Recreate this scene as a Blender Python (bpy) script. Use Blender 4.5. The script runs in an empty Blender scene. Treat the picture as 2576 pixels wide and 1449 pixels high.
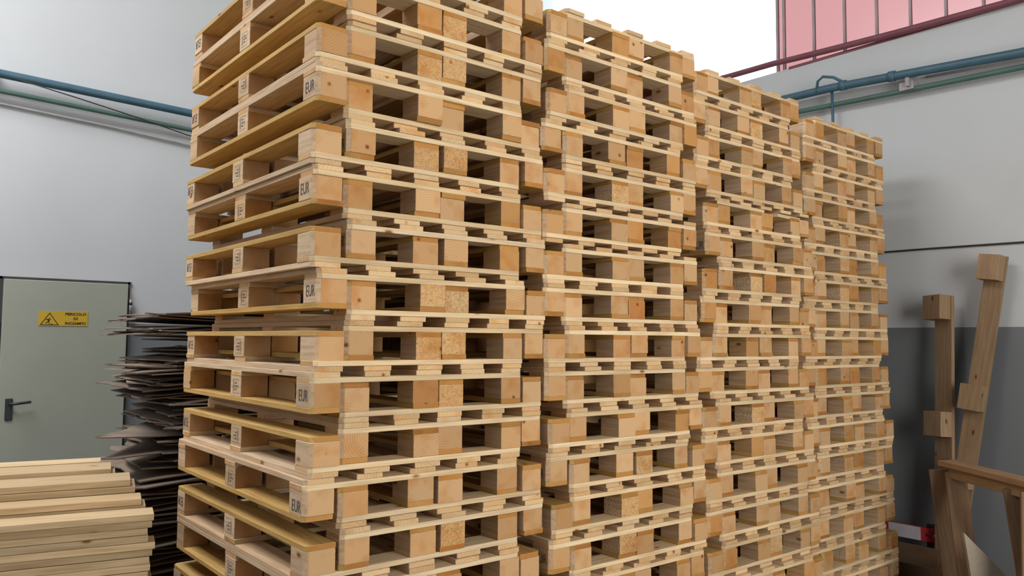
import bpy, bmesh, math, random
from mathutils import Vector, Matrix
random.seed(7)
sc = bpy.context.scene
C = sc.collection

# ------------------------------------------------------------------ camera
CF, CYAW, CPIT, CROL = 2004.685, 0.67881, 0.06509, 0.00813
CLOC = Vector((-1.00757, -2.17788, 1.64326))
F = Vector((math.sin(CYAW)*math.cos(CPIT), math.cos(CYAW)*math.cos(CPIT), math.sin(CPIT)))
R = Vector((math.cos(CYAW), -math.sin(CYAW), 0)); U = R.cross(F)
R2 = R*math.cos(CROL)+U*math.sin(CROL); U2 = -R*math.sin(CROL)+U*math.cos(CROL)
cd = bpy.data.cameras.new('camera'); cam = bpy.data.objects.new('camera', cd); C.objects.link(cam)
cd.sensor_width = 36.0; cd.lens = CF/2576*36; cd.clip_start = .05
cam.matrix_world = Matrix((( R2.x, U2.x, -F.x, CLOC.x), (R2.y, U2.y, -F.y, CLOC.y), (R2.z, U2.z, -F.z, CLOC.z), (0, 0, 0, 1)))
sc.camera = cam

# ------------------------------------------------------------------ world, light, exposure
w = bpy.data.worlds.new('world'); sc.world = w; w.use_nodes = True
bg = w.node_tree.nodes['Background']; bg.inputs[0].default_value = (.94, .975, 1.0, 1); bg.inputs[1].default_value = 3.2
def area(name, loc, rot, sx, sy, e, col):
    l = bpy.data.lights.new(name, 'AREA'); l.shape = 'RECTANGLE'; l.size = sx; l.size_y = sy; l.energy = e; l.color = col
    o = bpy.data.objects.new(name, l); o.location = loc; o.rotation_euler = rot; C.objects.link(o); return o
PI = math.pi
# added area lights for stack fronts and back wall; gate and skylight are invented
area('added_front_light', (.9, -4.6, 2.5), (PI/2, 0, 0), 2.0, 3.4, 118, (1.0, .92, .81))
area('added_top_light', (-2.2, 1.6, 5.9), (0, 0, 0), 2.4, 3.4, 320, (.98, .985, 1.0))
sc.view_settings.view_transform = 'Standard'; sc.view_settings.look = 'None'
sc.view_settings.exposure = -0.06; sc.view_settings.gamma = 1.0; sc.view_settings.use_curve_mapping = False

# ------------------------------------------------------------------ materials
def newmat(name):
    m = bpy.data.materials.new(name); m.use_nodes = True; nt = m.node_tree
    return m, nt, nt.nodes, nt.links, nt.nodes['Principled BSDF']
def ramp(N, stops):
    r = N.new('ShaderNodeValToRGB'); e = r.color_ramp.elements
    e[0].position, e[0].color = stops[0][0], (*stops[0][1], 1); e[1].position, e[1].color = stops[-1][0], (*stops[-1][1], 1)
    for p, c in stops[1:-1]:
        x = e.new(p); x.color = (*c, 1)
    return r
def mixc(N, L, fac, a, b, mode='MIX'):
    m = N.new('ShaderNodeMix'); m.data_type = 'RGBA'; m.blend_type = mode
    for v, i in ((fac, 0), (a, 6), (b, 7)):
        if isinstance(v, (int, float)): m.inputs[i].default_value = v
        elif isinstance(v, tuple): m.inputs[i].default_value = (*v, 1)
        else: L.new(v, m.inputs[i])
    return m.outputs[2]
def math_(N, L, op, a, b=None, c=None):
    m = N.new('ShaderNodeMath'); m.operation = op
    for i, v in enumerate((a, b, c)):
        if v is None: continue
        if isinstance(v, (int, float)): m.inputs[i].default_value = v
        else: L.new(v, m.inputs[i])
    return m.outputs[0]
def wood(name, axis, side, end, rough=.75, ringscale=55, chip=False, knots=True, var=.12):
    """side / end: lists of three colours picked by a per-object random number; axis = grain direction"""
    m, nt, N, L, P = newmat(name)
    tc = N.new('ShaderNodeTexCoord'); oi = N.new('ShaderNodeObjectInfo')
    rnd = oi.outputs['Random']
    sep = N.new('ShaderNodeSeparateXYZ'); L.new(tc.outputs['Normal'], sep.inputs[0])
    na = math_(N, L, 'ABSOLUTE', sep.outputs[axis]); isend = math_(N, L, 'GREATER_THAN', na, .75)
    # random offset so that every piece is cut from another place of the log
    off = N.new('ShaderNodeCombineXYZ')
    r1 = math_(N, L, 'FRACT', math_(N, L, 'MULTIPLY', rnd, 17.31)); r2 = math_(N, L, 'FRACT', math_(N, L, 'MULTIPLY', rnd, 41.77))
    r3 = math_(N, L, 'FRACT', math_(N, L, 'MULTIPLY', rnd, 91.13))
    o1 = math_(N, L, 'MULTIPLY_ADD', r1, .16, -.08); o2 = math_(N, L, 'MULTIPLY_ADD', r2, .14, -.07); o3 = math_(N, L, 'MULTIPLY', r3, 7.)
    other = [i for i in (0, 1, 2) if i != axis]
    L.new(o1, off.inputs[other[0]]); L.new(o2, off.inputs[other[1]]); L.new(o3, off.inputs[axis])
    va = N.new('ShaderNodeVectorMath'); va.operation = 'ADD'; L.new(tc.outputs['Object'], va.inputs[0]); L.new(off.outputs[0], va.inputs[1])
    # long-grain streaks
    mp = N.new('ShaderNodeMapping'); sc3 = [26, 26, 26]; sc3[axis] = 1.6; mp.inputs['Scale'].default_value = sc3; L.new(va.outputs[0], mp.inputs[0])
    n1 = N.new('ShaderNodeTexNoise'); n1.inputs['Scale'].default_value = 3.2; n1.inputs['Detail'].default_value = 4; L.new(mp.outputs[0], n1.inputs[0])
    # annual rings: distance from a heart that lies somewhere in or near the piece
    sq = N.new('ShaderNodeSeparateXYZ'); L.new(va.outputs[0], sq.inputs[0])
    a, b = sq.outputs[other[0]], sq.outputs[other[1]]
    nn = N.new('ShaderNodeTexNoise'); nn.inputs['Scale'].default_value = 9; L.new(va.outputs[0], nn.inputs[0])
    d = math_(N, L, 'SQRT', math_(N, L, 'ADD', math_(N, L, 'MULTIPLY', a, a), math_(N, L, 'MULTIPLY', b, b)))
    d2 = math_(N, L, 'MULTIPLY_ADD', nn.outputs[0], .022, d)
    ring = math_(N, L, 'SINE', math_(N, L, 'MULTIPLY', d2, ringscale*14.))
    ringm = math_(N, L, 'MULTIPLY_ADD', ring, .5, .5)
    rs = ramp(N, [(0, side[0]), (.5, side[1]), (1, side[2])]); L.new(r2, rs.inputs[0])
    re = ramp(N, [(0, end[0]), (.3, end[1]), (.62, end[2]), (1, end[3] if len(end) > 3 else end[0])]); L.new(r1, re.inputs[0])
    streak = ramp(N, [(.3, (.80, .74, .66)), (.62, (1.06, 1.05, 1.03))]); L.new(n1.outputs[0], streak.inputs[0])
    cs = mixc(N, L, 1.0, rs.outputs[0], streak.outputs[0], 'MULTIPLY')
    rc = ramp(N, [(0, (.90, .84, .74)), (1, (1.04, 1.03, 1.02))]); L.new(ringm, rc.inputs[0])
    rstr = math_(N, L, 'MULTIPLY', math_(N, L, 'FRACT', math_(N, L, 'MULTIPLY', rnd, 57.9)), .85)
    ce = mixc(N, L, rstr, re.outputs[0], rc.outputs[0], 'MULTIPLY')
    # warm blotches of resin / sapwood boundary
    nb = N.new('ShaderNodeTexNoise'); nb.inputs['Scale'].default_value = 14; nb.inputs['Detail'].default_value = 2; L.new(va.outputs[0], nb.inputs[0])
    bl = ramp(N, [(.50, (1, 1, 1)), (.72, (.90, .74, .56))]); L.new(nb.outputs[0], bl.inputs[0])
    ce = mixc(N, L, 1.0, ce, bl.outputs[0], 'MULTIPLY')
    col = mixc(N, L, isend, cs, ce)
    if chip:
        v = N.new('ShaderNodeTexVoronoi'); v.inputs['Scale'].default_value = 170; L.new(va.outputs[0], v.inputs[0])
        vr = ramp(N, [(0, (.66, .58, .48)), (.45, (1, .96, .9)), (1, (1.25, 1.22, 1.12))]); L.new(v.outputs['Color'], vr.inputs[0])
        col = mixc(N, L, isend, col, mixc(N, L, .8, col, vr.outputs[0], 'MULTIPLY'))
    if knots:
        mk = N.new('ShaderNodeMapping'); s = [7, 7, 7]; s[axis] = 3.2; mk.inputs['Scale'].default_value = s; L.new(va.outputs[0], mk.inputs[0])
        vk = N.new('ShaderNodeTexVoronoi'); vk.inputs['Scale'].default_value = 1.6; L.new(mk.outputs[0], vk.inputs[0])
        kr = ramp(N, [(0, (.30, .17, .09)), (.055, (.42, .25, .13)), (.085, (.85, .76, .66)), (.13, (1, 1, 1))]); L.new(vk.outputs[0], kr.inputs[0])
        col = mixc(N, L, 1.0, col, kr.outputs[0], 'MULTIPLY')
    # overall lightness differs from piece to piece
    hv = N.new('ShaderNodeHueSaturation'); L.new(math_(N, L, 'MULTIPLY_ADD', r3, var*2, 1-var), hv.inputs['Value']); L.new(col, hv.inputs['Color'])
    L.new(hv.outputs[0], P.inputs['Base Color'])
    P.inputs['Roughness'].default_value = rough; P.inputs['Specular IOR Level'].default_value = .25
    bp = N.new('ShaderNodeBump'); bp.inputs['Strength'].default_value = .9 if chip else .25; bp.inputs['Distance'].default_value = .002 if chip else .0006
    L.new((v.outputs[0] if chip else n1.outputs[0]), bp.inputs['Height']); L.new(bp.outputs[0], P.inputs['Normal'])
    return m
CREAM = [(.80, .62, .38), (.84, .68, .45), (.76, .57, .34)]
PALE = [(.60, .43, .28), (.66, .50, .34), (.55, .37, .22)]
ENDS = [(.60, .35, .16), (.68, .44, .23), (.64, .40, .20), (.55, .30, .12)]
M_CROSS = wood('spruce_cross_board', 0, CREAM, ENDS)
M_DECK = wood('spruce_deck_board', 1, PALE, [(.72, .49, .25), (.76, .56, .32), (.70, .47, .24), (.66, .42, .20)], ringscale=40)
M_BLOCK = wood('spruce_block', 1, PALE, ENDS)
M_ORANGE = wood('resinous_block', 1, [(.60, .40, .20), (.64, .44, .24), (.56, .36, .17)], [(.52, .25, .08), (.60, .33, .12), (.56, .29, .10), (.50, .22, .07)])
M_CHIP = wood('fibrous_block', 1, PALE, [(.62, .38, .17), (.70, .48, .25), (.66, .42, .20), (.60, .36, .16)], chip=True)
M_SKID = wood('yellow_bottom_board', 1, [(.52, .32, .10), (.58, .38, .14), (.54, .33, .11)], [(.46, .20, .05), (.54, .27, .07), (.42, .18, .045), (.56, .30, .09)])
M_PLANK = wood('sawn_plank', 0, [(.50, .37, .22), (.58, .44, .27), (.44, .31, .17)], [(.48, .32, .16), (.52, .36, .19), (.46, .3, .15)], var=.2)
M_DUSKWOOD = wood('old_plank', 2, [(.34, .23, .14), (.38, .265, .165), (.32, .215, .125)], [(.42, .27, .15), (.46, .3, .17), (.4, .25, .13)])
M_DARKWOOD = wood('dark_scrap_wood', 0, [(.13, .075, .045), (.17, .10, .06), (.10, .06, .04)], [(.12, .07, .04), (.15, .09, .05), (.1, .06, .04)])

def plain(name, col, rough=.6, metal=0., noise=None, amount=.12, bump=0.):
    m, nt, N, L, P = newmat(name)
    P.inputs['Roughness'].default_value = rough; P.inputs['Metallic'].default_value = metal
    tc = N.new('ShaderNodeTexCoord'); n = N.new('ShaderNodeTexNoise'); n.inputs['Scale'].default_value = noise or 8; n.inputs['Detail'].default_value = 5
    L.new(tc.outputs['Object'], n.inputs[0])
    lo = tuple(c*(1-amount) for c in col); hi = tuple(min(1, c*(1+amount)) for c in col)
    r = ramp(N, [(.3, lo), (.7, hi)]); L.new(n.outputs[0], r.inputs[0]); L.new(r.outputs[0], P.inputs['Base Color'])
    if bump:
        b = N.new('ShaderNodeBump'); b.inputs['Strength'].default_value = bump; b.inputs['Distance'].default_value = .003
        L.new(n.outputs[0], b.inputs['Height']); L.new(b.outputs[0], P.inputs['Normal'])
    return m
DADO = 1.745
def wallmat(name, up, low):
    m, nt, N, L, P = newmat(name)
    g = N.new('ShaderNodeNewGeometry'); s = N.new('ShaderNodeSeparateXYZ'); L.new(g.outputs['Position'], s.inputs[0])
    n = N.new('ShaderNodeTexNoise'); n.inputs['Scale'].default_value = 1.1; n.inputs['Detail'].default_value = 6; L.new(g.outputs['Position'], n.inputs[0])
    n2 = N.new('ShaderNodeTexNoise'); n2.inputs['Scale'].default_value = 60; n2.inputs['Detail'].default_value = 2; L.new(g.outputs['Position'], n2.inputs[0])
    f = math_(N, L, 'GREATER_THAN', s.outputs[2], DADO)
    c = mixc(N, L, f, low, up)
    r = ramp(N, [(.3, (.93, .93, .93)), (.7, (1.02, 1.02, 1.02))]); L.new(n.outputs[0], r.inputs[0])
    c = mixc(N, L, 1.0, c, r.outputs[0], 'MULTIPLY'); L.new(c, P.inputs['Base Color'])
    P.inputs['Roughness'].default_value = .8
    b = N.new('ShaderNodeBump'); b.inputs['Strength'].default_value = .15; b.inputs['Distance'].default_value = .002; L.new(n2.outputs[0], b.inputs['Height']); L.new(b.outputs[0], P.inputs['Normal'])
    return m
M_WALL = wallmat('painted_wall', (.60, .625, .64), (.19, .205, .218))
M_CEIL = plain('ceiling_paint', (.45, .45, .45), .9)
M_FLOOR = plain('concrete_floor', (.09, .085, .08), .8, noise=2.5, amount=.25, bump=.2)
M_DOOR = plain('door_enamel', (.37, .39, .325), .45, noise=3, amount=.03)
M_BLACK = plain('black_plastic', (.03, .035, .04), .4)
M_DARKSTEEL = plain('dark_gap', (.05, .045, .045), .6)
M_STEEL = plain('hinge_steel', (.45, .44, .40), .35, .8)
M_YELLOW = plain('yellow_sign', (.62, .40, .03), .5, amount=.03)
M_INK = plain('black_print', (.035, .03, .025), .8)
M_STAMP = plain('stamp_ink', (.10, .09, .085), .9, noise=220, amount=.5)
M_TEAL = plain('teal_pipe_paint', (.060, .135, .185), .45)
M_GREEN = plain('green_pipe_paint', (.075, .150, .125), .45)
M_GREYPIPE = plain('grey_conduit', (.48, .49, .50), .5)
M_REDBEAM = plain('dark_red_beam', (.20, .065, .085), .5)
M_MULLION = plain('grey_mullion', (.40, .36, .37), .5)
M_CABLE = plain('black_cable', (.03, .03, .03), .6)
M_SHEETS = [plain('brown_board_%s' % n, c, .85, noise=5, amount=.22) for n, c in (('a', (.19, .14, .105)), ('b', (.24, .18, .135)), ('c', (.30, .23, .175)))]
M_RED = plain('red_barrier_paint', (.48, .035, .035), .5)
M_WHITE = plain('white_barrier_paint', (.55, .52, .55), .5)
M_PALEBOARD = plain('pale_board', (.36, .30, .23), .8, noise=12, amount=.15)
def glassmat(name, tint, rough=0.0):
    m, nt, N, L, P = newmat(name); N.remove(P)
    t = N.new('ShaderNodeBsdfTransparent'); t.inputs[0].default_value = (*tint, 1)
    g = N.new('ShaderNodeBsdfGlossy'); g.inputs['Roughness'].default_value = .25
    mx = N.new('ShaderNodeMixShader'); mx.inputs[0].default_value = .04
    L.new(t.outputs[0], mx.inputs[1]); L.new(g.outputs[0], mx.inputs[2]); L.new(mx.outputs[0], N['Material Output'].inputs[0]); return m
M_PINK = glassmat('pink_glazing', (.51, .355, .358))
M_CLEAR = glassmat('clear_glazing', (.93, .95, .96))

# ------------------------------------------------------------------ mesh helpers
def mesh(name, verts, faces, mat=None, smooth=False):
    me = bpy.data.meshes.new(name); me.from_pydata(verts, [], faces); me.update()
    if mat: me.materials.append(mat)
    if smooth: me.polygons.foreach_set('use_smooth', [True]*len(me.polygons))
    return me
def prism(name, pts, z0, z1, mat, bev=.0012):
    bm = bmesh.new()
    lo = [bm.verts.new((x, y, z0)) for x, y in pts]; hi = [bm.verts.new((x, y, z1)) for x, y in pts]
    n = len(pts)
    bm.faces.new(lo[::-1]); bm.faces.new(hi)
    for i in range(n): bm.faces.new((lo[i], lo[(i+1) % n], hi[(i+1) % n], hi[i]))
    bmesh.ops.recalc_face_normals(bm, faces=bm.faces)
    if bev: bmesh.ops.bevel(bm, geom=list(bm.edges), offset=bev, segments=1, affect='EDGES')
    me = bpy.data.meshes.new(name); bm.to_mesh(me); bm.free()
    if mat: me.materials.append(mat)
    return me
def rect(w, l, ch=None, c=.013):
    """footprint w (x) by l (y) centred, ch: set of corners (sx,sy) to cut"""
    ch = ch or (); out = []
    for sx, sy in ((-1, -1), (1, -1), (1, 1), (-1, 1)):
        x, y = sx*w/2, sy*l/2
        if (sx, sy) in ch:
            a, b = (x-sx*c, y), (x, y-sy*c)
            out += [b, a] if (sx*sy) > 0 and False else ([b, a] if (sx, sy) in ((-1, -1), (1, 1)) else [a, b])
        else: out.append((x, y))
    return out
def box(name, sx, sy, sz, mat, bev=.0012): return prism(name, rect(sx, sy), -sz/2, sz/2, mat, bev)
def obj(name, me, parent=None, loc=(0, 0, 0), rot=(0, 0, 0)):
    o = bpy.data.objects.new(name, me); C.objects.link(o); o.location = loc; o.rotation_euler = rot
    if parent: o.parent = parent
    return o
def tag(o, label=None, cat=None, group=None, kind=None):
    if label: o['label'] = label
    if cat: o['category'] = cat
    if group: o['group'] = group
    if kind: o['kind'] = kind
    return o
def thing(name, label, cat, loc=(0, 0, 0), rot=(0, 0, 0), group=None):
    o = bpy.data.objects.new(name, None); C.objects.link(o); o.location = loc; o.rotation_euler = rot; o.empty_display_size = .05
    return tag(o, label, cat, group)
def struct(name, me, loc=(0, 0, 0), rot=(0, 0, 0)): return tag(obj(name, me, None, loc, rot), kind='structure')
def tube(name, pts, r, mat, seg=12):
    """round pipe along a polyline, one mesh"""
    pts = [Vector(p) for p in pts]; V = []; Fc = []
    for i, p in enumerate(pts):
        t = (pts[min(i+1, len(pts)-1)]-pts[max(i-1, 0)]).normalized()
        up = Vector((0, 0, 1)) if abs(t.z) < .9 else Vector((1, 0, 0))
        a = t.cross(up).normalized(); b = t.cross(a).normalized()
        for k in range(seg):
            an = 2*PI*k/seg; V.append(p+a*math.cos(an)*r+b*math.sin(an)*r)
    for i in range(len(pts)-1):
        for k in range(seg):
            k2 = (k+1) % seg; Fc.append((i*seg+k, i*seg+k2, (i+1)*seg+k2, (i+1)*seg+k))
    Fc.append(tuple(range(seg))[::-1]); Fc.append(tuple((len(pts)-1)*seg+k for k in range(seg)))
    me = mesh(name, V, Fc, mat, True); return me
def text_mesh(s, size, mat, sx=1.0, bold=0.0, align='CENTER'):
    cu = bpy.data.curves.new('t', 'FONT'); cu.body = s; cu.size = size; cu.align_x = align; cu.align_y = 'CENTER'; cu.offset = bold; cu.resolution_u = 3
    o = bpy.data.objects.new('t', cu); C.objects.link(o)
    dg = bpy.context.evaluated_depsgraph_get(); me = bpy.data.meshes.new_from_object(o.evaluated_get(dg))
    bpy.data.objects.remove(o); V = [(v.co.x*sx, v.co.y) for v in me.vertices]; P = [tuple(p.vertices) for p in me.polygons]
    bpy.data.meshes.remove(me); return V, P
def ordinal(n):
    a = ['', 'first', 'second', 'third', 'fourth', 'fifth', 'sixth', 'seventh', 'eighth', 'ninth', 'tenth', 'eleventh', 'twelfth', 'thirteenth', 'fourteenth', 'fifteenth', 'sixteenth', 'seventeenth', 'eighteenth', 'nineteenth']
    if n < 20: return a[n]
    t = ['twent', 'thirt', 'fort', 'fift', 'sixt', 'sevent', 'eight', 'ninet'][n//10-2]
    return t+'ieth' if n % 10 == 0 else t+'y-'+a[n % 10]
ORD = ['top', 'second', 'third', 'fourth', 'fifth', 'sixth', 'seventh', 'eighth', 'ninth', 'tenth', 'eleventh', 'twelfth', 'thirteenth', 'fourteenth', 'fifteenth', 'sixteenth', 'seventeenth', 'eighteenth', 'nineteenth', 'twentieth']

# ------------------------------------------------------------------ the hall
XR, YB = 4.30, 4.40; XL, YF = -5.0, -4.7; HZ = 6.0
SILL, HEAD = 3.70, 5.55
struct('floor', box('floor', XR-XL+.6, YB-YF+.6, .2, M_FLOOR, 0), ((XR+XL)/2, (YB+YF)/2, -.1))
struct('ceiling', box('ceiling', XR-XL+.6, YB-YF+.6, .2, M_CEIL, 0), ((XR+XL)/2, (YB+YF)/2, HZ+.1))
struct('wall_back', box('wall_back', XR-XL+.6, .25, HZ, M_WALL, 0), ((XR+XL)/2, YB+.125, HZ/2))
def multi(name, boxes, mat):
    V = []; Fc = []
    for (x0, x1, y0, y1, z0, z1) in boxes:
        b = len(V); V += [(x0, y0, z0), (x1, y0, z0), (x1, y1, z0), (x0, y1, z0), (x0, y0, z1), (x1, y0, z1), (x1, y1, z1), (x0, y1, z1)]
        Fc += [tuple(b+i for i in f) for f in ((3, 2, 1, 0), (4, 5, 6, 7), (0, 1, 5, 4), (1, 2, 6, 5), (2, 3, 7, 6), (3, 0, 4, 7))]
    return mesh(name, V, Fc, mat)
WIN1 = 4.05     # far end of the clerestory
struct('wall_right', multi('wall_right', [(XR, XR+.25, YF, YB, 0, SILL), (XR, XR+.25, YF, YB, HEAD, HZ), (XR, XR+.25, WIN1, YB, SILL, HEAD)], M_WALL))
struct('wall_left', multi('wall_left', [(XL-.25, XL, YF, YB, 0, HZ)], M_WALL))
struct('wall_front', multi('wall_front', [(XL, -.1, YF-.25, YF, 0, HZ), (1.9, XR, YF-.25, YF, 0, HZ), (-.1, 1.9, YF-.25, YF, 4.3, HZ)], M_WALL))  # opening in the unseen front wall is shaped for the added light

# clerestory on the right wall: clear bays far, pink bays near
wn = tag(bpy.data.objects.new('window_1', None), kind='structure'); C.objects.link(wn); wn.location = (XR, 0, SILL)
PINK_END = 1.225
seams = [1.225, 1.169, .922, .684, .45, .22, -.007, -.231]
d = -.231
while d > -4.5:
    d -= .24; seams.append(d)
g = box('pane', .008, .232, HEAD-SILL-.04, M_PINK, 0)
prev = PINK_END
for i, s in enumerate(seams[1:]):
    gw = prev-s; me = box('pane', .008, gw-.012, HEAD-SILL-.04, M_PINK, 0)
    obj('pane', me, wn, (.06, (prev+s)/2, (HEAD-SILL)/2)); prev = s
mu = box('mullion', .03, .012, HEAD-SILL-.02, M_MULLION, 0)
for s in seams: obj('mullion', mu, wn, (.055, s, (HEAD-SILL)/2))
y = PINK_END
cw = (WIN1-PINK_END)/6
for i in range(6):
    obj('pane', box('pane', .008, cw-.012, HEAD-SILL-.04, M_CLEAR, 0), wn, (.06, y+cw*(i+.5), (HEAD-SILL)/2))

# dark red sill rail that stands a little off the wall top
struct('trim_1', tube('trim_1', [(XR-.03, 4.0, 3.82), (XR-.03, 1.55, 3.766), (XR-.03, 1.2, 3.762), (XR-.03, 1.03, 3.752), (XR-.03, .716, 3.738), (XR-.03, .285, 3.721), (XR-.03, -.37, 3.706), (XR-.03, -4.5, 3.69)], .0225, M_REDBEAM))
struct('trim_2', multi('trim_2', [(XR-.004, XR+.02, -4.5, 1.1, SILL-.008, SILL+.012)], M_REDBEAM))

# ------------------------------------------------------------------ pipes and cables
def pipe(label, name, pts, r, mat, cat='pipe'): return tag(obj(name, tube(name, pts, r, mat)), label, cat)
bp = thing('teal_pipe', 'thick blue-teal pipe along the left wall, upper of the two', 'pipe', (0, 0, 0))
obj('pipe_run', tube('pipe_run', [(-4.95, YB-.10, 3.62), (-.37, YB-.10, 3.465), (.9, YB-.10, 3.425), (4.1, YB-.10, 3.36)], .031, M_TEAL), bp)
for x in (-.42, -3.0): obj('pipe_clip', multi('pipe_clip', [(x-.03, x+.03, YB-.14, YB, 3.45 if x > -1 else 3.52, 3.50 if x > -1 else 3.57)], M_GREYPIPE), bp)
gp = thing('green_pipe', 'thin green pipe on the left wall below the blue pipe', 'pipe')
obj('pipe_run', tube('pipe_run', [(-4.95, YB-.07, 3.51), (-.37, YB-.07, 3.352), (.9, YB-.07, 3.30), (4.1, YB-.07, 3.24)], .018, M_GREEN), gp)
for x in (-.6, -3.0): obj('pipe_clip', multi('pipe_clip', [(x-.02, x+.02, YB-.09, YB, 3.33 if x > -1 else 3.41, 3.37 if x > -1 else 3.45)], M_GREYPIPE), gp)
pipe('thin grey conduit on the left wall under the green pipe', 'wall_conduit', [(-4.95, YB-.02, 3.44), (-.37, YB-.02, 3.275), (.35, YB-.02, 3.235), (.95, YB-.02, 3.185), (4.1, YB-.02, 3.0)], .008, M_GREYPIPE, 'conduit')
pipe('thin black cable slanting across the pipes on the left wall', 'cable', [(-.30, YB-.14, 3.44), (.1, YB-.15, 3.375), (.5, YB-.14, 3.31), (.9, YB-.10, 3.245), (1.6, YB-.03, 3.20)], .0045, M_CABLE, 'cable')
rp = thing('teal_pipe', 'thick dark teal pipe high on the right wall', 'pipe')
X1 = XR-.10
obj('pipe_run', tube('pipe_run', [(X1, 4.2, 3.54), (X1, 1.0, 3.44), (X1, .7, 3.435), (X1, .25, 3.405), (X1, -.48, 3.355), (X1, -4.5, 3.22)], .029, M_TEAL), rp)
obj('branch_pipe', tube('branch_pipe', [(X1-.0, .60, 3.44), (X1-.02, .68, 3.50), (X1-.02, .76, 3.525), (X1-.02, .80, 3.50), (X1-.02, .81, 3.42)], .010, M_TEAL), rp)
for yy in (.62, .28, -1.5): obj('coupling', tube('coupling', [(X1, yy-.02, 3.43 if yy > .5 else 3.407 if yy > 0 else 3.32), (X1, yy+.02, 3.433 if yy > .5 else 3.41 if yy > 0 else 3.322)], .036, M_TEAL), rp)
pipe('thin vertical drop pipe beside the far stack top on the right wall', 'drop_pipe', [(X1+.02, .715, 3.43), (X1+.03, .715, 3.0)], .010, M_TEAL)
lp = thing('olive_pipe', 'thinner dull green pipe on the right wall under the teal pipe', 'pipe')
X2 = XR-.06
obj('pipe_run', tube('pipe_run', [(X2, 4.2, 3.42), (X2, .90, 3.33), (X2, .2, 3.302), (X2, -.48, 3.28), (X2, -4.5, 3.13)], .019, M_GREEN), lp)
for yy, zz in ((.18, 3.30), (-1.6, 3.24)):
    obj('pipe_bracket', multi('pipe_bracket', [(X2-.05, XR, yy-.012, yy+.012, zz+.018, zz+.12), (X2-.03, XR, yy-.03, yy+.06, zz+.0, zz+.05)], M_MULLION), lp)
pipe('thin grey conduit directly beneath the teal pipe on the right wall', 'wall_conduit', [(XR-.02, .1, 3.375), (XR-.02, -.48, 3.34), (XR-.02, -4.5, 3.2)], .010, M_GREYPIPE, 'conduit')
pipe('thin dark cable running level across the bare right wall', 'cable', [(XR-.01, 4.2, 2.262), (XR-.01, .1, 2.252), (XR-.01, -.45, 2.245), (XR-.01, -4.5, 2.24)], .006, M_CABLE, 'cable')

# ------------------------------------------------------------------ door with sign
DX0, DX1, DZ = -.285, .515, 2.03
dr = tag(bpy.data.objects.new('door_1', None), kind='structure'); C.objects.link(dr); dr.location = (DX0, YB-.005, 0)
obj('leaf', prism('leaf', rect(DX1-DX0, .05), 0, DZ, M_DOOR, .004), dr, ((DX1-DX0)/2, -.03, .01))
obj('frame', multi('frame', [(-.03, DX1-DX0+.03, -.015, .0, DZ+.012, DZ+.030), (-.03, -.006, -.015, 0, 0, DZ+.03), (DX1-DX0+.006, DX1-DX0+.02, -.015, 0, 0, DZ+.03)], M_DARKSTEEL), dr)
hd = obj('handle_plate', box('handle_plate', .045, .012, .15, M_BLACK, .004), dr, (.062, -.061, 1.135))
obj('lever', tube('lever', [(.005, -.006, .040), (.005, -.05, .040), (.03, -.058, .040), (.125, -.056, .050)], .0095, M_BLACK), hd)
hg = obj('hinge', tube('hinge', [(0, 0, -.07), (0, 0, .07)], .012, M_STEEL), dr, (DX1-DX0+.022, -.045, 1.86))
for z in (-.045, .035): obj('hinge_ring', tube('hinge_ring', [(0, 0, z-.012), (0, 0, z+.012)], .0135, M_BLACK), hg)
obj('hinge', tube('hinge', [(0, 0, -.07), (0, 0, .07)], .012, M_STEEL), dr, (DX1-DX0+.022, -.045, .35))
sg = thing('warning_sign', 'yellow tripping hazard sign on the pale green door', 'sign', (.089, YB-.062, 1.770))
SW, SH = .315, .105
obj('plate', box('plate', SW, .003, SH, M_YELLOW, 0), sg)
V = []; Fc = []
tri = [(-.148, -.047), (-.028, -.047), (-.088, .043)]
cx = sum(p[0] for p in tri)/3; cz = sum(p[1] for p in tri)/3
for p in tri: V.append((p[0], -.0022, p[1]))
for p in tri: V.append((cx+(p[0]-cx)*.84, -.0022, cz+(p[1]-cz)*.84))
for i in range(3): Fc.append((i, (i+1) % 3, 3+(i+1) % 3, 3+i))
obj('warning_triangle', mesh('warning_triangle', V, Fc, M_INK), sg)
def poly2(segs, w_):
    V = []; Fc = []
    for (x0, z0, x1, z1, ww) in segs:
        dx, dz = x1-x0, z1-z0; l = math.hypot(dx, dz) or 1; nx, nz = -dz/l*ww/2, dx/l*ww/2
        b = len(V); V += [(x0+nx, -.0022, z0+nz), (x1+nx, -.0022, z1+nz), (x1-nx, -.0022, z1-nz), (x0-nx, -.0022, z0-nz)]; Fc.append((b, b+1, b+2, b+3))
    return V, Fc
V, Fc = poly2([(-.100, -.006, -.090, -.018, .011), (-.090, -.018, -.112, -.034, .006), (-.093, -.018, -.088, -.040, .005), (-.098, -.004, -.078, -.008, .004), (-.100, -.004, -.112, -.010, .004), (-.090, .000, -.084, .000, .008), (-.080, -.042, -.066, -.042, .006)], 0)
obj('falling_figure', mesh('falling_figure', V, Fc, M_INK), sg)
V = []; Fc = []
for s, z, sx in (('PERICOLO', .033, 1.12), ('DI', .0, 1.1), ('INCIAMPO', -.034, 1.10)):
    tv, tp = text_mesh(s, .026, None, sx, .0009); b = len(V); V += [(x+.078, -.0023, yy+z) for x, yy in tv]; Fc += [tuple(b+i for i in p) for p in tp]
obj('lettering', mesh('lettering', V, Fc, M_INK), sg)

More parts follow.
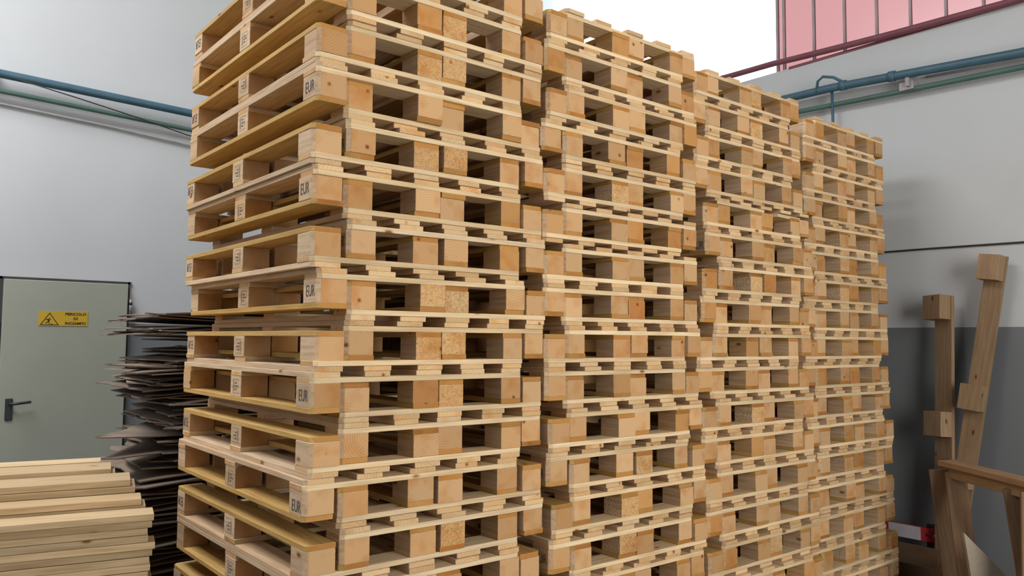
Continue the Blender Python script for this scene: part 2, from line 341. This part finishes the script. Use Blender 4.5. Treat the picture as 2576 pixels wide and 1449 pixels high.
# ------------------------------------------------------------------ pallets
T, BL, BW, BLEN = .0164, .0720, .096, .098
PW, PL = .80, 1.20; H = 4*T+BL-T+T   # running total kept explicit below
H = T+BL+T+T
HP = .15443; SHIFT = .0985
xs3 = (-PW/2+BW/2, 0, PW/2-BW/2); ys3 = (-PL/2+BLEN/2, 0, PL/2-BLEN/2)
gap = (PW-5*BW)/4; xs5 = [-PW/2+BW/2+i*(BW+gap) for i in range(5)]
ME = {}
for ix in range(3):
    for iy in range(3):
        ch = {((ix-1), (iy-1))} if ix != 1 and iy != 1 else ()
        for nm, mt in (('block', M_BLOCK), ('orange', M_ORANGE), ('chip', M_CHIP)):
            ME[nm, ix, iy] = prism('block', rect(BW, BLEN, ch), -BL/2, BL/2, mt)
def chs(ix, n):
    s = -1 if ix == 0 else 1 if ix == n-1 else 0
    return {(s, -1), (s, 1)} if s else ()
for i in range(3): ME['skid', i] = prism('bottom_board', rect(BW, PL, chs(i, 3)), -T/2, T/2, M_SKID)
for i in range(5): ME['deck', i] = prism('deck_board', rect(BW, PL, chs(i, 5)), -T/2, T/2, M_DECK)
for i in range(5): ME['deckn', i] = prism('deck_board', rect(BW*.92, PL, chs(i, 5)), -T/2, T/2, M_DECK)
for i in range(3):
    s = i-1; c = {(-1, s), (1, s)} if s else ()
    ME['cross', i] = prism('cross_board', rect(PW, BLEN, c), -T/2, T/2, M_CROSS)
# ink stamps on the long side (facing -x)
tv, tp = text_mesh('EUR', .050, None, .86, .0)
zs = .036/max(y for x, y in tv)*.5
tw = .060/(max(x for x, y in tv)-min(x for x, y in tv))
me_eur = mesh('stamp', [(-.0007, -x*tw, y*zs*1.05) for x, y in tv], tp, M_STAMP)
V = []; Fc = []
def sq(y0, y1, z0, z1):
    b = len(V); V.extend([(-.0007, -y0, z0), (-.0007, -y1, z0), (-.0007, -y1, z1), (-.0007, -y0, z1)]); Fc.append((b, b+1, b+2, b+3))
for a in ((-.026, .026, .0235, .0245), (-.026, .026, -.0245, -.0235), (-.026, -.0250, -.0245, .0245), (.0250, .026, -.0245, .0245)): sq(*a)
rr = random.Random(3)
for z in (.015, .009, .003, -.003, -.009, -.015):
    sq(-.021-rr.random()*.001, -.019, z-.002, z+.002); sq(-.017, -.0145, z-.0012, z+.002); sq(-.0125, -.0105, z-.002, z+.0015)
for z, n in ((.012, 5), (.001, 7), (-.010, 4)):
    yy = -.005
    for k in range(n):
        ww = .0015+rr.random()*.0018; sq(yy, yy+ww, z-.003, z+.0025); yy += ww+.0012
me_box = mesh('stamp', V, Fc, M_STAMP)

stacks = ['nearest stack', 'second stack', 'third stack', 'farthest stack']
def make_pallet(col, k, inverted, x, y, z, yaw, label, broken=False):
    # x,y = left-front corner; local frame: centre, base at z=0, deck up
    root = thing('pallet', label, 'pallet', group='nested pallets in the %s' % stacks[col])
    root.location = (x+PW/2, y+PL/2, z+(H if inverted else 0)); root.rotation_euler = (PI if inverted else 0, 0, yaw)
    j = lambda a: random.uniform(-a, a)
    for i in range(3):
        s = obj('bottom_board', ME['skid', i], root, (xs3[i]+j(.001), j(.003), T/2), (0, 0, j(.002)))
        for q in range(3):
            r = random.random()
            kind = 'block'
            if i == 1: kind = 'chip' if r < (.5 if col == 0 else .15) else 'block'
            if r > (.93 if col == 0 else .84): kind = 'orange'
            b = obj('block', ME[kind, i, q], root, (xs3[i]+j(.0018), ys3[q]+(j(.004) if q != 1 else j(.01)), T+BL/2), (0, 0, j(.012)))
            if i == 0 and q == 0: obj('stamp', me_eur, b, (-BW/2-.0002, .002+j(.004), -.006+j(.006)))
            if i == 0 and q == 1: obj('stamp', me_box, b, (-BW/2-.0002, j(.006), j(.005)))
    for i in range(3):
        if broken and i == (2 if inverted else 0):
            p1 = [(-PW/2, -BLEN/2), (-.02, -BLEN/2), (-.10, -.01), (-.03, BLEN/2), (-PW/2, BLEN/2)]
            p2 = [(.10, -BLEN/2), (PW/2-.10, -BLEN/2), (PW/2-.02, BLEN/2), (.04, BLEN/2), (.07, .0)]
            for pp, tl, dz in ((p1, .012, -.001), (p2, .02, -.004)):
                tag(obj('cross_board', prism('cross_board', pp, -T/2, T/2, M_CROSS), root, (0, ys3[i], 1.5*T+BL+dz), (0, tl, 0)), 'splintered board end')
            continue
        obj('cross_board', ME['cross', i], root, (j(.002), ys3[i]+j(.003), 1.5*T+BL), (0, 0, j(.002)))
    for i in range(5):
        obj('deck_board', ME['deckn' if (i in (1, 3) and random.random() < .6) else 'deck', i], root, (xs5[i]+(j(.009) if 0 < i < 4 else j(.001)), j(.004), 2.5*T+BL), (0, 0, j(.004)))
    return root
XI = {1: {18: .945, 17: 1.030, 16: .932, 15: 1.013, 14: .922, 13: .914, 12: .921, 11: 1.006, 10: .918, 9: 1.010, 8: .936, 7: 1.031, 6: .945, 5: 1.029},
      2: {18: 1.913, 17: 1.981, 16: 1.893, 15: 1.981, 14: 1.941, 13: 2.035, 12: 1.900, 11: 1.975, 10: 1.845, 9: 1.930, 8: 1.853, 7: 1.938, 6: 1.848, 5: 1.934}}
XUp = {1: {17: .927, 16: 1.028, 15: .909, 14: 1.016, 13: 1.013, 12: 1.018, 11: .914, 10: 1.014, 9: .916, 8: 1.020, 7: .925, 6: 1.044, 5: .929},
       2: {17: 1.888, 16: 1.985, 15: 1.888, 14: 2.04, 13: 1.940, 12: 2.020, 11: 1.885, 10: 1.950, 9: 1.836, 8: 1.945, 7: 1.846, 6: 1.938, 5: 1.838}}
LX0 = {18: .0, 17: -.004, 16: -.002, 15: -.006, 14: -.012, 13: -.003, 12: -.006, 11: .017, 10: .009, 9: -.001, 8: .003, 7: -.013, 6: -.006}
def yoff(col, z):
    a, b = ((0, 0), (-.0094, .033), (-.004, .108), (.042, .200))[col]
    return a+(b-a)*(z-.8)/1.9
for col in range(4):
    hp = HP if col < 2 else HP*(.9985 if col == 2 else .9955)
    for k in range(19):
        if col == 1: L_type = k in (18, 16, 14, 13, 12, 10, 8, 6, 4, 2, 0)
        else: L_type = k % 2 == 0
        z = k*hp
        if col == 0:
            xl = LX0.get(k, random.uniform(-.012, .006)); xr = .0985+LX0.get(k-1, 0)*.5+random.uniform(-.003, .006); xr = max(xr, xl+SHIFT)
        elif col == 3:
            xr = 2.700+.0222*k+random.uniform(-.008, .008); xl = xr-SHIFT-random.uniform(0, .008)
            if k < 4: xr += .01
        else:
            bi = XI[col].get(k); bu = XUp[col].get(k)
            base = {1: .925, 2: 1.835}[col]
            if bi is None: bi = base+(0 if L_type else SHIFT)
            if bu is None: bu = bi+(SHIFT if L_type else -SHIFT)
            xl, xr = (bi, bu) if L_type else (bu, bi)
            if xr-xl < SHIFT: m_ = (xr+xl)/2; xl, xr = m_-SHIFT/2, m_+SHIFT/2
        y0 = yoff(col, z)
        yl, yr = y0+random.uniform(-.006, .006), y0+random.uniform(-.006, .010)
        yw = random.uniform(-.003, .003)
        inv_x, up_x = (xl, xr) if L_type else (xr, xl)
        inv_y, up_y = (yl, yr) if L_type else (yr, yl)
        n = ORD[18-k]
        side = ('left', 'right') if L_type else ('right', 'left')
        make_pallet(col, k, True, inv_x, inv_y, z+.0003, yw, 'upside-down wooden pallet set %s in the %s nested pair, %s' % (side[0], n, stacks[col]))
        make_pallet(col, k, False, up_x, up_y, z+2*T+.0006, yw+random.uniform(-.0008, .0008), 'deck-up wooden pallet set %s in the %s nested pair, %s' % (side[1], n, stacks[col]), broken=(col == 2 and k == 14))

# ------------------------------------------------------------------ pile of sawn planks at the left
ANG = -.214; ux = Vector((math.cos(ANG), math.sin(ANG), 0)); un = Vector((-math.sin(ANG), math.cos(ANG), 0))
END = Vector((-.223, .715, 0)); PT = .0230
rows = [(0.0, 0, 1.048, 'front', .118), (.122, -.025, 1.080, 'second', .124), (.25, -.061, 1.127, 'third', .185), (.44, -.106, 1.142, 'fourth', .185), (.63, -.150, 1.146, 'rear', .12)]
bench_top = .66
for ri, (dn, de, top, rn, rw) in enumerate(rows):
    n = int(round((top-bench_top)/(PT+.0015)))
    st = (top-bench_top)/n
    for q in range(n):
        idx = n-1-q; z = bench_top+q*st+PT/2
        ln = random.uniform(2.35, 2.45); e = de+random.uniform(-.018, .008)+(-.02 if random.random() < .2 else 0)
        me = prism('plank', rect(ln, rw-.003-(random.choice((0, .004, .014, .022)) if ri == 0 and idx > 0 else random.uniform(0, .003))), -PT/2, PT/2, M_PLANK, .0015)
        c_ = END+un*(dn+rw/2+(random.uniform(-.004, .010) if ri == 0 and idx > 0 else 0))+ux*(e-ln/2)
        o = obj('plank', me, None, (c_.x, c_.y, z), (0, 0, ANG+random.uniform(-.0025, .0025)))
        nm = 'topmost' if idx == 0 else (ORD[idx] if idx < 20 else 'lowest')
        tag(o, 'pale sawn plank, %s of the %s row in the plank pile' % (nm if idx == 0 else nm+' from the top', rn), 'plank', 'planks piled beside the door')
bt = thing('workbench', 'low timber bench carrying the pile of sawn planks', 'workbench', (END.x, END.y, 0), (0, 0, ANG))
obj('bench_top', multi('bench_top', [(-2.3, -.16, 0, .75, bench_top-.05, bench_top)], M_PALEBOARD), bt)
for x in (-2.2, -.30):
    for yy in (.03, .62): obj('leg', multi('leg', [(x, x+.08, yy, yy+.08, 0, bench_top-.05)], M_PALEBOARD), bt)

# ------------------------------------------------------------------ ragged pile of thin brown sheets behind the first stack
def sheet_mesh(seed, mat, lx=1.25, ly=.85, spike=False):
    r = random.Random(seed); nx, ny = 14, 6; V = []; Fc = []
    a1, a2, a3 = r.uniform(-.016, .016), r.uniform(-.012, .012), r.uniform(0, 6)
    tipL = r.uniform(-.03, .018)
    jag = [r.uniform(0, .06) for _ in range(ny+1)]
    th = .006
    for s in (0, 1):
        for j in range(ny+1):
            for i in range(nx+1):
                u, v = i/nx, j/ny
                x = -lx/2+u*lx+(jag[j]*(1-u) if i < 3 else 0); yy = -ly/2+v*ly*(min(1, .06+u*2.2) if spike else 1)
                z = a1*.25*math.sin(u*5+a3)+a2*.2*math.sin(v*4+a3)+tipL*max(0, (.35-u)/.35)**2
                V.append((x, yy, z+(th if s else 0)))
    W_ = nx+1; S_ = W_*(ny+1)
    for j in range(ny):
        for i in range(nx):
            a = j*W_+i; Fc.append((a+S_, a+1+S_, a+W_+1+S_, a+W_+S_)); Fc.append((a+W_, a+W_+1, a+1, a))
    for i in range(nx): Fc.append((i, i+1, i+1+S_, i+S_)); a = ny*W_+i; Fc.append((a+1, a, a+S_, a+1+S_))
    for j in range(ny): a = j*W_; Fc.append((a+W_, a, a+S_, a+W_+S_)); a += nx; Fc.append((a, a+W_, a+W_+S_, a+S_))
    return mesh('brown_sheet', V, Fc, mat, False)
SM = [sheet_mesh(s, M_SHEETS[s % 3]) for s in range(15)]; SPK = [sheet_mesh(40+s, M_SHEETS[s], spike=True) for s in range(2)]
ZS = []; zz = 1.765
while zz > .02:
    ZS.append(zz); zz -= .0125 if zz > 1.22 else .021 if zz > .5 else .045
NS = len(ZS)
prof = [(1.77, .03), (1.74, -.05), (1.70, -.07), (1.66, .0), (1.62, .14), (1.58, .10), (1.54, .04), (1.50, .0), (1.45, -.03), (1.40, -.04), (1.35, .02), (1.31, .08), (1.24, .05), (1.16, .06), (1.08, .02), (1.0, -.12), (.9, -.15), (.6, -.15), (0, -.15)]
def left_at(z):
    for (z1, x1), (z0, x0) in zip(prof, prof[1:]):
        if z <= z1 and z >= z0: return x0+(x1-x0)*(z-z0)/(z1-z0)
    return 0
for q in range(NS):
    z = ZS[q]
    lx = left_at(min(z, 1.77))+random.uniform(-.03, .04)
    z += .005*math.sin(q*.9)+.002*math.sin(q*2.3)
    if q in (21, 22): lx = -.20+(q-21)*.05
    if q in (45, 48): lx = -.24+.02*(q-45)
    s = SPK[q % 2] if q in (21, 22, 45, 48) or q % 3 == 0 else SM[random.randrange(15)]
    o = obj('brown_sheet', s, None, (lx+.625, 2.05+random.uniform(-.04, .04), z), (random.uniform(-.006, .006), random.uniform(-.012, .012), random.uniform(-.05, .05)))
    if q == 0: lab = 'topmost thin brown sheet on the ragged pile behind the pallets'
    elif q in (21, 45): lab = 'thin brown sheet sticking out farthest left, %s half of the ragged pile' % ('upper' if q == 21 else 'lower')
    else: lab = 'thin brown sheet, %s from the top of the ragged pile' % ordinal(q+1)
    tag(o, lab, 'sheet', 'thin brown sheets in the ragged pile')

# ------------------------------------------------------------------ leaning planks with blocks at the right wall
def leaning(label, top, bot, wd, blocks, mat, nd):
    """plank between two points (centre line); faces -y / towards the hall"""
    top = Vector(top); bot = Vector(bot); ax = (top-bot); L_ = ax.length; ax.normalize()
    nrm = Vector(nd); nrm = (nrm-ax*nrm.dot(ax)).normalized(); sd = ax.cross(nrm).normalized()
    root = thing('blocked_plank', label, 'plank', bot); root.matrix_world = Matrix(((sd.x, nrm.x, ax.x, bot.x), (sd.y, nrm.y, ax.y, bot.y), (sd.z, nrm.z, ax.z, bot.z), (0, 0, 0, 1)))
    obj('board', prism('board', rect(wd, .024), 0, L_, mat), root)
    for s in blocks:
        obj('block', prism('block', rect(wd*1.05, .085), -.075, .075, mat), root, (random.uniform(-.008, .008), .0545, s*L_), (0, 0, random.uniform(-.04, .04)))
leaning('leaning plank with blocks, nearer the pallets, lower top end', (4.20, -.012, 1.935), (4.05, -.03, 0.0), .128, (.962, .595), M_DUSKWOOD, (-1, .38, 0))
leaning('tall leaning plank with blocks, tilted, at the right of the wall', (4.22, -.315, 2.165), (4.05, -.02, 0.0), .112, (.965, .61, .40), M_DUSKWOOD, (-1, .05, 0))

# trestle of thick boards
TS = Vector((.039, -.031, 0))
M_TLEG = wood('trestle_leg_wood', 2, [(.22, .14, .085), (.25, .165, .10), (.20, .125, .075)], [(.2, .13, .08), (.22, .14, .09), (.2, .12, .07)])
M_TREST = wood('trestle_wood', 0, [(.30, .195, .11), (.34, .225, .13), (.27, .17, .095)], [(.26, .17, .09), (.3, .2, .11), (.26, .16, .09)])
tr = thing('trestle', 'rough timber trestle of boards in front of the leaning planks', 'trestle', (3.245, -.535, 0)); tr.location = tr.location+TS
A = Vector((3.41, -.286, 1.02)); B = Vector((3.07, -.80, 1.02)); D = (B-A); LD = D.length; D.normalize(); ang = math.atan2(D.y, D.x)
mid = (A+B)/2-Vector(tr.location)+TS
obj('top_board', box('top_board', LD+.02, .10, .028, M_TREST, .002), tr, (mid.x, mid.y, 1.015), (0, 0, ang))
obj('rail', box('rail', LD-.03, .028, .055, M_TREST, .002), tr, (mid.x-.03, mid.y-.02, .972), (0, 0, ang))
def legb(p, q, wd, th=.026):
    p = Vector(p)-Vector(tr.location)+TS; q = Vector(q)-Vector(tr.location)+TS; ax = (p-q); l = ax.length; ax.normalize(); nn = Vector((-.85, -.5, 0)); nn = (nn-ax*nn.dot(ax)).normalized(); s = ax.cross(nn)
    o = obj('leg', prism('leg', rect(wd, th), 0, l, M_TLEG), tr); o.matrix_local = Matrix(((s.x, nn.x, ax.x, q.x), (s.y, nn.y, ax.y, q.y), (s.z, nn.z, ax.z, q.z), (0, 0, 0, 1)))
legb((3.385, -.335, .975), (3.06, -.56, .02), .095)
legb((3.42, -.24, .975), (3.62, -.25, .02), .10)
legb((3.08, -.79, .975), (3.00, -.80, .02), .10)
legb((3.13, -.70, .975), (3.22, -.78, .02), .10)

# pale offcut leaning low
pv = [(3.105, -.527, .744), (3.27, -.648, .539), (3.44, -.768, .30), (3.42, -.755, .0), (3.20, -.60, .0), (3.14, -.552, .45)]
nvv = Vector((.6, .8, 0)).normalized()*.018
lo = obj('pale_offcut', mesh('pale_offcut', [Vector(p) for p in pv]+[Vector(p)+nvv for p in pv], [tuple(range(6)), tuple(range(11, 5, -1))]+[(i, 6+i, 6+(i+1) % 6, (i+1) % 6) for i in range(6)], M_PALEBOARD)); tag(lo, 'pale pointed offcut leaning low against the trestle', 'board')

# red and white barrier board
bb = thing('barrier', 'red and white striped barrier board low behind the far pallets', 'barrier', (4.16, 0, 0))
obj('board', multi('board', [(-.012, .012, .02, .80, .42, .50)], M_RED), bb)
obj('white_band', multi('white_band', [(-.0135, -.012, .145, .345, .42, .50)], M_WHITE), bb)
obj('white_band', multi('white_band', [(-.0135, -.012, .52, .70, .42, .50)], M_WHITE), bb)
obj('bolt', tube('bolt', [(-.012, .10, .465), (-.02, .10, .465)], .008, M_BLACK), bb)
obj('bolt', tube('bolt', [(-.012, .055, .462), (-.018, .055, .462)], .012, M_WHITE), bb)
for yy in (.10, .72): obj('post', multi('post', [(.012, .05, yy-.02, yy+.02, 0, .52)], M_DARKWOOD), bb)

# dark crate and scraps
ct = thing('crate', 'dark reddish-brown crate on the floor under the barrier board', 'crate', (3.88, .12, 0))
for i in range(3): obj('slat', multi('slat', [(-.16, -.145, -.30, .32, .03+i*.12, .135+i*.12)], M_DARKWOOD), ct)
for i in range(3): obj('slat', multi('slat', [(-.145, .20, -.315, -.30, .03+i*.12, .135+i*.12)], M_DARKWOOD), ct)
obj('side_panel', multi('side_panel', [(.20, .215, -.315, .32, .0, .40), (-.145, .20, .305, .32, 0, .40), (-.145, .20, -.30, .305, 0, .02)], M_DARKWOOD), ct)
for (x, yy) in ((-.145, -.30), (-.145, .28)): obj('corner_post', multi('corner_post', [(x, x+.025, yy, yy+.025, 0, .40)], M_DARKWOOD), ct)
sl = ['longest', 'second', 'third', 'fourth', 'shortest']
for i in range(5):
    o = obj('scrap_board', box('scrap_board', .70-.09*i, .10, .02, M_DARKWOOD), None, (4.02+.012*i, .95+.05*i, .60+.028*i-.0), (0, .0, PI/2+random.uniform(-.12, .12)))
    tag(o, 'dark brown scrap board, %s in the heap by the right wall' % sl[i], 'board', 'scrap boards heaped by the right wall')
hb = tag(obj('storage_box', multi('storage_box', [(3.84, 4.12, .50, 1.5, 0, .588)], M_DARKWOOD)), 'dark brown box under the scrap boards by the right wall', 'box')
